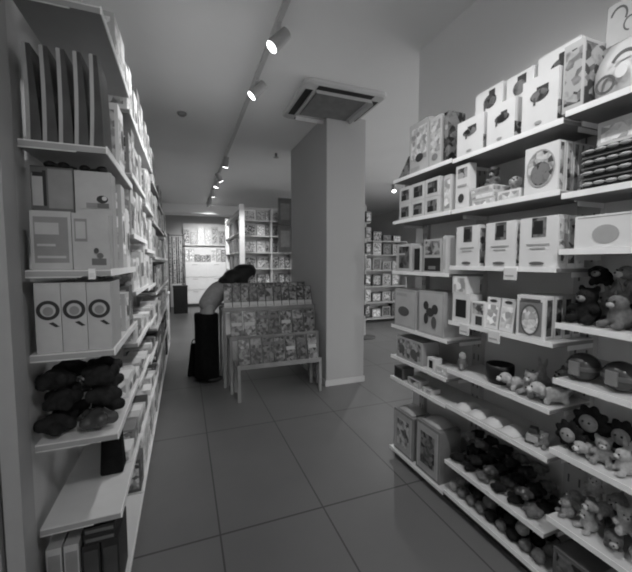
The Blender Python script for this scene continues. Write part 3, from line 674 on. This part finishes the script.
def bookm(w, h, style):
    if style == 0: art = [('r', 0, .0, 1, .30, 'pale'), ('r', .05, .33, .95, .95, 'print_book'), ('r', .2, .1, .8, .16, 'light')]
    elif style == 1: art = [('r', .04, .04, .96, .96, 'print_dark'), ('r', .1, .7, .9, .82, 'dim')]
    elif style == 2: art = [('r', .04, .04, .96, .96, 'print_book'), ('r', .1, .45, .9, .58, 'light')]
    else: art = [('r', .04, .04, .96, .60, 'print_dark'), ('r', .04, .62, .96, .96, 'print_book')]
    b = MB(); d = .016
    b.b2((-w / 2, -d, 0), (w / 2, -d + .0025, h), 'dim'); b.b2((-w / 2, -.0025, 0), (w / 2, 0, h), 'dim')
    b.b2((-w / 2, -d, 0), (-w / 2 + .003, 0, h), 'dim'); b.b2((-w / 2 + .003, -d + .0025, .003), (w / 2 - .003, -.0025, h - .004), 'offwhite')
    for ly, a in enumerate(art):
        _, u0, v0, u1, v1, m = a; b.b2((-w / 2 + u0 * w, -d, v0 * h), (-w / 2 + u1 * w, -d - .001 - .0008 * ly, v1 * h), m)
    return b.mesh('book')
lean = .28
BM = {}
def book_row(n, x0, x1, y, z, h, styles, where, group, name='picture_book'):
    w = (x1 - x0) / n
    for k in range(n):
        s = styles[k % len(styles)]; key = (round(w, 3), h, s)
        if key not in BM: BM[key] = bookm(w - .008, h, s)
        desc = ['pale-footed picture book', 'dark picture book', 'grey banded picture book', 'dark two-tone picture book'][s]
        put(BM[key], name, f'{desc}, {ORD[k]} from the left{where}', 'book', (x0 + w * (k + .5), y, z + .001), (-lean, 0, 0), group)
book_row(11, .43, 1.55, 4.21, .93, .27, [0], ', front row, tall rear table', 'books in front on the tall table')
book_row(10, .45, 1.53, 4.37, .93, .31, [2, 1, 2, 3], ', back row, tall rear table', 'books behind on the tall table')
book_row(7, .475, 1.50, 3.955, .63, .30, [2, 2, 1, 1, 2, 3, 1], ', middle-height table', 'books on the middle table')
book_row(7, .52, 1.44, 3.695, .37, .30, [3, 3, 1, 1, 2, 1, 2], ', low front table', 'books on the low table')

# ------------------------------------------------------------------ person bending over the tables
def skin_body(verts, edges, radii, m, name, root=0, sub=2):
    me = bpy.data.meshes.new(name); me.from_pydata(verts, edges, [])
    o = bpy.data.objects.new(name, me); COL.objects.link(o)
    sk = o.modifiers.new('skin', 'SKIN'); sk.use_smooth_shade = True
    for i, r in enumerate(radii):
        d = me.skin_vertices[0].data[i]; d.radius = (r, r) if not hasattr(r, '__len__') else r
    me.skin_vertices[0].data[root].use_root = True
    ss = o.modifiers.new('sub', 'SUBSURF'); ss.levels = sub; ss.render_levels = sub
    me.materials.append(M[m]); return o
per = empty('person', 'person with black hair, grey top and black trousers bending over the tall book table', 'person', (.20, 4.72, 0))
V = []; E = []; Rr = []
def jv(p, r, par=None):
    V.append(p); Rr.append(r)
    if par is not None: E.append((par, len(V) - 1))
    return len(V) - 1
pel = jv((0, 0, .90), .115)
w1 = jv((.07, .03, 1.02), .10, pel); w2 = jv((.20, .05, 1.13), .12, w1); ch = jv((.34, .06, 1.17), .14, w2); nk = jv((.44, .05, 1.23), .06, ch); hd0 = jv((.49, .02, 1.27), .075, nk)
hd1 = jv((.53, -.02, 1.30), .09, hd0); hd2 = jv((.57, -.05, 1.33), .07, hd1)
def hand(par, p, d, up):
    d = Vector(d).normalized(); up = Vector(up); s = d.cross(up).normalized(); p = Vector(p)
    palm = jv(tuple(p + d * .05), (.034, .018), par)
    for k in range(4):
        L = [.07, .082, .077, .06][k]; base = p + d * .085 + s * (.027 - .018 * k)
        a = jv(tuple(base), .010, palm); c = jv(tuple(base + d * L * .5 - up * .008), .009, a); jv(tuple(base + d * L * .95 - up * .03), .008, c)
    t0 = jv(tuple(p + d * .045 + s * .04), .011, palm); jv(tuple(p + d * .085 + s * .058 - up * .01), .009, t0)
for sy in (-1, 1):
    sh = jv((.36, .06 + sy * .16, 1.16), .062, ch); el = jv((.50, .05 + sy * .16 + (.09 if sy < 0 else 0), .99), .045, sh)
    ay = .03 if sy < 0 else .16
    wr = jv((.66, ay, 1.02), .03, el); hand(wr, (.68, ay, 1.025), (1, -.1, .05), (0, 0, 1))
    hp = jv((-.0, sy * .07, .80), .07, pel); kn = jv((.01, sy * .08, .48), .055, hp); an = jv((0, sy * .09, .09), .038, kn); jv((.07, sy * .10, .045), .03, an)
bo = skin_body(V, E, Rr, 'skin', 'body', pel); bo.parent = per
# face
hm = Matrix.Translation((.555, -.04, 1.325)) @ Euler((0, 1.0, -.5)).to_matrix().to_4x4()
fc = MB(); fc.sph((0, 0, 0), (.078, .072, .105), 'skin', hm.to_3x3().to_4x4(), 16, 12)
fo = fc.mesh('face'); 
f2 = MB(); f2.add(*([[hm @ Vector(p) for p in [(.074, -.012, .01), (.074, .012, .01), (.074, 0, .035), (.098, 0, .0)]], [(0, 1, 3), (1, 2, 3), (2, 0, 3), (0, 2, 1)], 'skin']))
for sy in (-1, 1):
    f2.sph(hm @ Vector((.066, sy * .028, .03)), .010, 'black', seg=8, rings=6); f2.sph(hm @ Vector((0, sy * .074, 0)), (.016, .010, .028), 'skin', hm.to_3x3().to_4x4(), 8, 6)
f2.sph(hm @ Vector((.070, 0, -.04)), (.008, .022, .006), 'dim', hm.to_3x3().to_4x4(), 8, 6)
hdm = MB(); hdm.sph(hm @ Vector((0, 0, 0)), (.078, .072, .105), 'skin', hm.to_3x3().to_4x4(), 16, 12); hdm.build('head', per); f2.build('facial_features', per)
hr = MB(); hr.sph((.53, -.01, 1.36), (.165, .125, .115), 'hair', None, 18, 12); hr.sph((.40, .0, 1.30), (.16, .13, .11), 'hair', None, 18, 12); hr.sph((.64, .04, 1.37), (.10, .085, .105), 'hair', None, 14, 10)
hr.sph((.53, .11, 1.20), (.06, .045, .17), 'hair'); hr.sph((.47, -.09, 1.24), (.08, .04, .12), 'hair'); hr.sph((.30, .01, 1.25), (.12, .13, .08), 'hair')
ho = bpy.data.objects.new('hair', remesh(hr, .014, 'hair', 3)); COL.objects.link(ho); ho.parent = per
tp = skin_body([(-.02, 0, .88), (.06, .03, 1.01), (.19, .05, 1.13), (.34, .06, 1.18), (.40, .055, 1.19), (.36, .235, 1.15), (.47, .21, 1.0), (.36, -.115, 1.15), (.46, -.04, 1.02)],
               [(0, 1), (1, 2), (2, 3), (3, 4), (3, 5), (5, 6), (3, 7), (7, 8)], [.125, .125, .145, .155, .09, .082, .065, .082, .065], 'fabric_grey', 'shirt'); tp.parent = per
tr_ = MB(); prof = []
n = 20; vs = []; fs = []
lev = [(.06, .14, .16, -.01), (.25, .135, .155, -.005), (.5, .13, .15, 0), (.75, .13, .15, 0), (.84, .13, .15, 0), (.86, .12, .14, 0)]
for (z, rx, ry, ox) in lev:
    for j in range(n):
        t = 2 * PI * j / n; f = 1 + .05 * math.cos(6 * t) * (1 - z)
        c, s_ = math.cos(t), math.sin(t); c = math.copysign(abs(c) ** .6, c); s_ = math.copysign(abs(s_) ** .6, s_)
        vs.append((ox + rx * f * c, ry * f * s_, z))
for i in range(len(lev) - 1):
    for j in range(n): a = i * n + j; c = i * n + (j + 1) % n; fs.append((a, c, c + n, a + n))
fs.append(tuple(range(n))[::-1]); fs.append(tuple(range((len(lev) - 1) * n, len(lev) * n)))
tr_.add(vs, fs, 'fabric_black', True); tr_.build('wide_trousers', per)
for sy in (-1, 1):
    s_ = MB(); s_.sph((.045, sy * .11, .036), (.11, .045, .036), 'black'); s_.build('shoe', per)
per.location = (.245, 4.50, 0); per.rotation_euler = (0, 0, math.radians(20))
tb = MB(); tb.box((0, 0, .21), (.19, .16, .42), 'fabric_black', None, .45); o = tb.build('tote_bag', None, .015, (.10, 4.80, 0)); tag(o, 'black bag standing on the floor against the trousers of the bending person', 'bag')
h_ = MB()
for k in range(8):
    a = PI * k / 8; a2 = PI * (k + 1) / 8
    h_.cyl((.03 * math.cos(a), 0, .415 + .06 * math.sin(a)), (.03 * math.cos(a2), 0, .415 + .06 * math.sin(a2)), .006, 'fabric_black', n=8)
h_.build('handle', o)

# ------------------------------------------------------------------ back of the shop
# bright display on the far wall
bd = empty('wall_display', 'bright white display unit with drawers on the far wall', 'display', (.68, 12.2, 0))
MB().b2((-.69, -.05, .1), (.69, .19, 1.50), 'white').build('cabinet', bd)
MB().b2((-.69, -.02, 0), (.69, .19, .1), 'dark').build('plinth', bd)
MB().b2((-.69, .12, 1.50), (.69, .19, 2.78), 'white').build('back_panel', bd)
for i, (z0, z1) in enumerate([(.12, .56), (.58, .98), (1.0, 1.46)]):
    for j in range(2):
        d_ = MB().b2((-.68 + j * .685, -.075, z0), (-.005 + j * .685, -.051, z1), 'white').build('drawer', bd, .004)
        MB().b2((-.42 + j * .685, -.09, z1 - .05), (-.26 + j * .685, -.0755, z1 - .035), 'light').build('handle', d_)
MB().b2((-.69, -.02, 2.05), (.69, .119, 2.07), 'white').build('shelf', bd)
for k in range(6):
    w = .20; h = [.55, .42, .60, .56, .62, .48][k]
    put(carton(.20, .06, h, ['white', 'pale', 'white', 'offwhite', 'pale', 'light'][k], [('r', .08, .1, .92, .9, ['print_mid', 'print_pale', 'print_pale', 'print_pale', 'print_mid', 'print_mid'][k])]), 'poster_box', f'pale boxed product, {ORD[k]} from the left on the upper shelf of the far display', 'box', (.10 + k * .225, 12.28, 2.071), (0, 0, 0), 'boxed products on the far display upper shelf')
for k in range(8):
    h = [.42, .45, .25, .22, .24, .44, .46, .42][k]; m = ['pale', 'offwhite', 'mid', 'dim', 'mid', 'white', 'light', 'mid'][k]
    put(carton(.16, .06, h, m, [('r', .1, .1, .9, .9, 'print_mid' if k in (2, 3, 4, 7) else 'print_pale')]), 'product_box', f'boxed product, {ORD[k]} from the left on the drawer unit of the far display', 'box', (.07 + k * .174, 12.27, 1.501), (0, 0, 0), 'boxed products on the far drawers')
# dark rack and black bin at the far end of the left run
rk = empty('garment_rack', 'dark rack of hanging goods at the far end of the left wall', 'rack', (-.20, 11.2, 0))
for sx in (-1, 1): MB().cyl((sx * .22, 0, 0), (sx * .22, 0, 2.35), .015, 'dark').build('post', rk)
MB().cyl((-.22, 0, 2.3), (.22, 0, 2.3), .012, 'dark').build('rail', rk)
for k in range(7):
    b = MB(); b.box((-.178 + k * .0593, 0, 1.55), (.045, .34, 1.38), ['print_mid', 'print_dark', 'print_mid', 'print_dark', 'print_dark', 'print_mid', 'print_dark'][k], None, .75)
    b.cyl((-.178 + k * .0593, 0, 2.24), (-.178 + k * .0593, 0, 2.287), .004, 'dark', n=6)
    o = b.build('hanging_garment', None, .01, (-.20, 11.2, 0)); tag(o, f'dark hanging garment, {ORD[k]} from the left on the rack at the far left', 'garment', 'garments on the far rack')
bn = empty('storage_bin', 'black bin on the floor below the dark rack at the far left', 'bin', (-.12, 10.85, 0))
MB().box((0, 0, .38), (.38, .30, .76), 'black', None, 1.04).build('body', bn, .02); MB().box((0, 0, .785), (.41, .33, .05), 'black').build('lid', bn, .01)
# goods at the end of the left run
gd = empty('goods_stand', 'pale stand at the end of the left shelving run', 'stand', (-.42, 7.0, 0))
MB().b2((-.13, -.3, 0), (.13, .3, .9), 'white').build('cabinet', gd, .005); MB().b2((-.14, -.31, .9), (.15, .31, .93), 'offwhite').build('top', gd)
plush(DARKS, 2, 'large dark soft dog on the pale stand at the end of the left run', (-.40, 6.84, .931), .5, 1.15)
plush(DARKS, 0, 'large dark soft bear behind the soft dog on the pale stand', (-.42, 7.19, .931), .6, 1.1)
# bookcase facing the camera behind the tables
BX0, BX1, BY = 1.27, 2.42, 7.9
bc = empty('bookcase', 'tall bookcase behind the book tables, left of the pillar', 'bookcase', ((BX0 + BX1) / 2, BY + .15, 0))
hw = (BX1 - BX0) / 2
MB().b2((-hw, .13, 0), (hw, .15, 2.72), 'pale').build('back_panel', bc)
for sx in (-1, 0.12, 1): MB().b2((sx * hw - .012, -.15, 0), (sx * hw + .012, .129, 2.72), 'offwhite').build('side_panel', bc)
LB = [.1, .55, .95, 1.35, 1.72, 2.1, 2.45]
for z in LB:
    MB().b2((-hw + .014, -.15, z - .02), (.12 * hw - .014, .129, z), 'offwhite').build('shelf', bc); MB().b2((.12 * hw + .014, -.15, z - .02), (hw - .014, .129, z), 'offwhite').build('shelf', bc)
cx = (BX0 + BX1) / 2
for r_, z in enumerate(LB):
    if z < .9: continue
    cells = [(-.41, .28), (-.15, .20), (-.0, .08), (.19, .14), (.345, .13), (.49, .12)]
    for c, (x, w) in enumerate(cells):
        if z > 2.4 and c > 3: continue
        h = .27 if z < 2.4 else .24
        m = RND.choice(['white', 'pale', 'light', 'mid']) if c in (1, 2) or z > 2.4 else RND.choice(['mid', 'light', 'pale', 'light', 'white'])
        if z > 2.4 and c == 0: m = 'white'
        p = {'white': 'print_pale', 'pale': 'print_pale', 'light': 'print_mid', 'mid': 'print_mid', 'dim': 'print_dark', 'dark': 'print_dark'}[m]
        tn = {'white': 'white', 'pale': 'pale', 'light': 'light grey', 'mid': 'grey', 'dim': 'dark grey', 'dark': 'black'}[m]
        put(carton(w, .10, h, m, [('r', .1, .1, .9, .9, p)]), 'boxed_book', f'{tn} boxed book, {ORD[c]} from the left, {ORD[r_]} shelf up, bookcase behind the tables', 'book', (cx + x, BY + .24, z + .001), (0, 0, 0), 'boxed books in the bookcase behind the tables')
b = MB(); b.b2((-.16, -.03, 0), (.16, 0, .62), 'dark'); b.b2((-.11, -.031, .12), (.11, -.03, .50), 'dim')
put(b.mesh('panel'), 'dark_poster', 'upper dark poster panel hanging on the bookcase beside the pillar', 'poster', (2.23, BY + .0, 2.36), (0, 0, 0), 'dark poster panels')
put(b.mesh('panel'), 'dark_poster', 'lower dark poster panel hanging on the bookcase beside the pillar', 'poster', (2.23, BY + .0, 1.73), (0, 0, 0), 'dark poster panels')
# white end rack, its open side to the aisle
er = empty('end_rack', 'white open rack with a bright frame left of the bookcase', 'rack', (1.19, 9.0, 0))
for yy in (-1.32, 1.32): MB().b2((-.05, yy - .06, 0), (.05, yy + .06, 2.75), 'white').build('upright', er)
for z in (.4, .85, 1.3, 1.72, 2.15, 2.6): MB().b2((-.05, -1.25, z - .02), (.05, 1.25, z), 'white').build('shelf', er)
MB().b2((.051, -1.38, 0), (.06, 1.38, 2.75), 'offwhite').build('back_panel', er)
pbx = carton(.6, .07, .33, 'mid', [('r', .05, .1, .95, .9, 'print_dark')])
for r_, z in enumerate((.85, 1.3, 1.72, 2.15)):
    for c, yy in enumerate((-.55, .4)):
        put(pbx, 'picture_box', f'dark picture box, {["near", "far"][c]} end, {ORD[r_]} row up, white open rack', 'box', (1.19 + .045, 9.0 + yy, z + .001), (0, 0, -PI / 2), 'dark picture boxes in the white rack')

# room beyond the pillar on the right
sp = empty('spinner_stand', 'tall narrow stand of small goods just right of the pillar', 'stand', (3.32, 6.0, 0))
MB().cyl((0, 0, 0), (0, 0, 2.6), .02, 'pale').build('pole', sp); MB().lathe([(0, 0), (.22, 0), (.22, .02), (.03, .05)], 'dark').build('base', sp)
for k in range(7): MB().lathe([(0, 0), (.10, 0), (.10, .012), (0, .012)], 'pale', c=(0, 0, .45 + k * .30)).build('tray', sp)
for k in range(7):
    m = ['dark', 'pale', 'dim', 'pale', 'dark', 'mid', 'dark'][k]
    put(carton(.11, .10, .20, m, [('r', .1, .1, .9, .9, 'print_mid')]), 'small_box', f'{["black", "pale", "dark grey", "pale", "black", "grey", "black"][k]} box on the tray {ORD[k]} up of the tall stand', 'box', (3.32 - .0, 6.0 - .03, .463 + k * .30), (0, 0, 0), 'boxes on the tall stand')
fr = empty('far_shelf', 'low white shelf of goods in the room beyond the pillar', 'shelving', (4.55, 7.6, 0))
MB().b2((-.75, .2, 0), (.75, .23, 2.0), 'light').build('back_panel', fr)
for sx in (-1, 1): MB().b2((sx * .75, -.2, 0), (sx * .73, .199, 2.0), 'pale').build('side_panel', fr)
for z in (.1, .5, .9, 1.3, 1.68, 2.02): MB().b2((-.73, -.2, z - .02), (.73, .199, z), 'pale').build('shelf', fr)
for r_, z in enumerate((.1, .5, .9, 1.3, 1.68, 2.02)):
    for c in range(5):
        q = RND.random(); m = RND.choice(['dark', 'dim', 'mid', 'pale', 'light'])
        tn = {'dark': 'black', 'dim': 'dark grey', 'mid': 'grey', 'pale': 'pale', 'light': 'light grey'}[m]
        put(carton(.24, .15, RND.uniform(.2, .32) if z < 2 else RND.uniform(.15, .25), m, [('r', .1, .1, .9, .9, RND.choice(['print_mid', 'print_dark', 'print_pale']))]), 'goods_box', f'{tn} box, {ORD[c]} from the left, {ORD[r_]} level of the shelf beyond the pillar', 'box', (4.55 - .58 + c * .29, 7.75, z + .001), (0, 0, 0), 'boxes on the shelf beyond the pillar')

# ------------------------------------------------------------------ ceiling things
ac = empty('ceiling_air_conditioner', 'square white cassette air conditioner set in the ceiling', 'air conditioner', (1.53, 3.54, H))
p_ = MB(); a = .44; r = .07; pts = []
for (cx_, cy_, t0) in ((a - r, a - r, 0), (-a + r, a - r, PI / 2), (-a + r, -a + r, PI), (a - r, -a + r, 1.5 * PI)):
    for k in range(6): t = t0 + PI / 2 * k / 5; pts.append((cx_ + r * math.cos(t), cy_ + r * math.sin(t)))
n = len(pts)
vs = [(x, y, -.001) for x, y in pts] + [(x, y, -.03) for x, y in pts] + [(x * .96, y * .96, -.042) for x, y in pts]
fs = [(i, (i + 1) % n, n + (i + 1) % n, n + i) for i in range(n)] + [(n + i, n + (i + 1) % n, 2 * n + (i + 1) % n, 2 * n + i) for i in range(n)] + [tuple(range(2 * n, 3 * n)), tuple(range(n))[::-1]]
p_.add(vs, fs, 'wall_paint'); p_.build('panel', ac)
g_ = MB(); g_.b2((-.28, -.27, -.0425), (.28, .27, -.047), 'dim')
for k in range(22): g_.b2((-.275, -.262 + k * .0245, -.047), (.275, -.254 + k * .0245, -.052), 'mid')
g_.build('return_grille', ac)
for k in range(4):
    X = Matrix.Rotation(PI / 2 * k, 4, 'Z')
    s_ = MB(); s_.add([X @ Vector(p) for p in [(-.30, -.40, -.0425), (.30, -.40, -.0425), (.30, -.325, -.0425), (-.30, -.325, -.0425), (-.30, -.40, -.044), (.30, -.40, -.044), (.30, -.325, -.044), (-.30, -.325, -.044)]],
           [(0, 1, 2, 3), (4, 5, 6, 7), (0, 1, 5, 4), (1, 2, 6, 5), (2, 3, 7, 6), (3, 0, 4, 7)], 'black')
    so = s_.build('air_slot', ac)
    f_ = MB(); f_.add([X @ Vector(p) for p in [(-.30, -.326, -.0445), (.30, -.326, -.0445), (.30, -.34, -.082), (-.30, -.34, -.082), (-.30, -.322, -.0445), (.30, -.322, -.0445), (.30, -.336, -.083), (-.30, -.336, -.083)]],
           [(0, 1, 2, 3), (4, 5, 6, 7), (0, 1, 5, 4), (1, 2, 6, 5), (2, 3, 7, 6), (3, 0, 4, 7)], 'wall_paint'); f_.build('louvre_flap', so)
# track and spotlights
TX = .66
tk = MB(); tk.b2((TX - .018, -3.2, H - .035), (TX + .018, 10.6, H - .0005), 'pale'); o = tk.build('lighting_track'); tag(o, 'long pale lighting track running down the aisle ceiling', 'lighting track')
def spot(y, aim, label, watts=1.0, x=TX, z=H - .035, size=84, drop=.10):
    t = empty('track_spotlight', label, 'spotlight', (x, y, z), 0, 'spotlights on the ceiling track')
    d = Vector(aim).normalized(); piv = Vector((0, 0, -drop))
    MB().b2((-.016, -.05, -.028), (.016, .05, -.0005), 'pale').build('adapter', t); MB().cyl((0, 0, -.028), piv, .008, 'pale').build('stem', t)
    MB().cyl(piv - d * .10, piv + d * .06, .042, 'light', .048, n=20).build('head', t)
    MB().cyl(piv + d * .0605, piv + d * .066, .040, 'lamp_glow', n=20).build('lens', t)
    L = bpy.data.lights.new('lamp', 'SPOT'); L.energy = SPOT_W * watts; L.spot_size = math.radians(size); L.spot_blend = .7; L.shadow_soft_size = .04
    lo = bpy.data.objects.new('lamp', L); COL.objects.link(lo); lo.parent = t; lo.location = piv + d * .075; lo.rotation_euler = d.to_track_quat('-Z', 'Y').to_euler()
for (y, aim, w, lab) in [
    (-2.0, (.5, .2, -1), 1.2, 'added unseen track spotlight farthest behind the camera'), (-.6, (.1, .8, -.62), 1.6, 'added unseen track spotlight above and behind the camera'),  # both heads are unseen, added to light the shelves, tables and pillar
    (.9, (.58, .30, -.95), .75, 'added unseen track spotlight nearest the top frame edge, aimed at the right shelves'),  # unseen head, added to brighten the right shelves
    (1.55, (.52, .15, -1.0), .4, 'added unseen track spotlight just above the top frame edge, aimed at the right shelves'),  # another out-of-view head added for light on the right shelves
    (2.50, (-.72, .02, -.78), 1.6, 'first track spotlight in view, its lit lens aimed at the left shelves'),
    (3.27, (-.74, .1, -.75), 1.5, 'second track spotlight in view, left of the air conditioner'),
    (5.75, (-.1, .3, -.95), 1.7, 'third track spotlight in view'), (6.8, (.45, .3, -.85), 2.4, 'fourth track spotlight in view'), (7.35, (-.3, .1, -.9), 2.2, 'fifth track spotlight in view'),
    (8.4, (.1, .4, -.9), 2.0, 'sixth track spotlight in view'), (9.4, (0, .75, -.65), 3.3, 'seventh track spotlight in view, lighting the far display'), (9.95, (.05, .75, -.65), 3.3, 'last track spotlight before the ceiling beam')]:
    spot(y, aim, lab, w)
spot(6.6, (-.2, -.5, -.85), 'single ceiling spotlight in the room beyond the pillar', 1.5, 4.35, H)
spot(4.4, (.3, .3, -.9), 'added unseen ceiling spotlight hidden behind the pillar', 1.4, 3.6, H)  # unseen fitting, added for extra light around the pillar
b = MB(); b.lathe([(0, -.035), (.03, -.035), (.05, -.018), (.055, -.0005), (0, -.0005)], 'mid'); o = b.build('smoke_detector', None, 0, (.02, 4.35, H)); tag(o, 'small dark ceiling detector left of the lighting track', 'smoke detector')
b = MB(); b.cyl((0, 0, -.05), (0, 0, -.0005), .018, 'dim'); b.lathe([(0, -.075), (.04, -.07), (.04, -.062), (.01, -.05)], 'light'); o = b.build('sprinkler', None, 0, (1.39, 5.4, H)); tag(o, 'small sprinkler head on the ceiling behind the air conditioner', 'sprinkler')

dups = {k: v for k, v in USED.items() if len(v) > 1}
print('DUP LABELS', dups)
long_ = [k for k in USED if not 4 <= len(k.split()) <= 16]
print('LABEL LENGTH', long_)
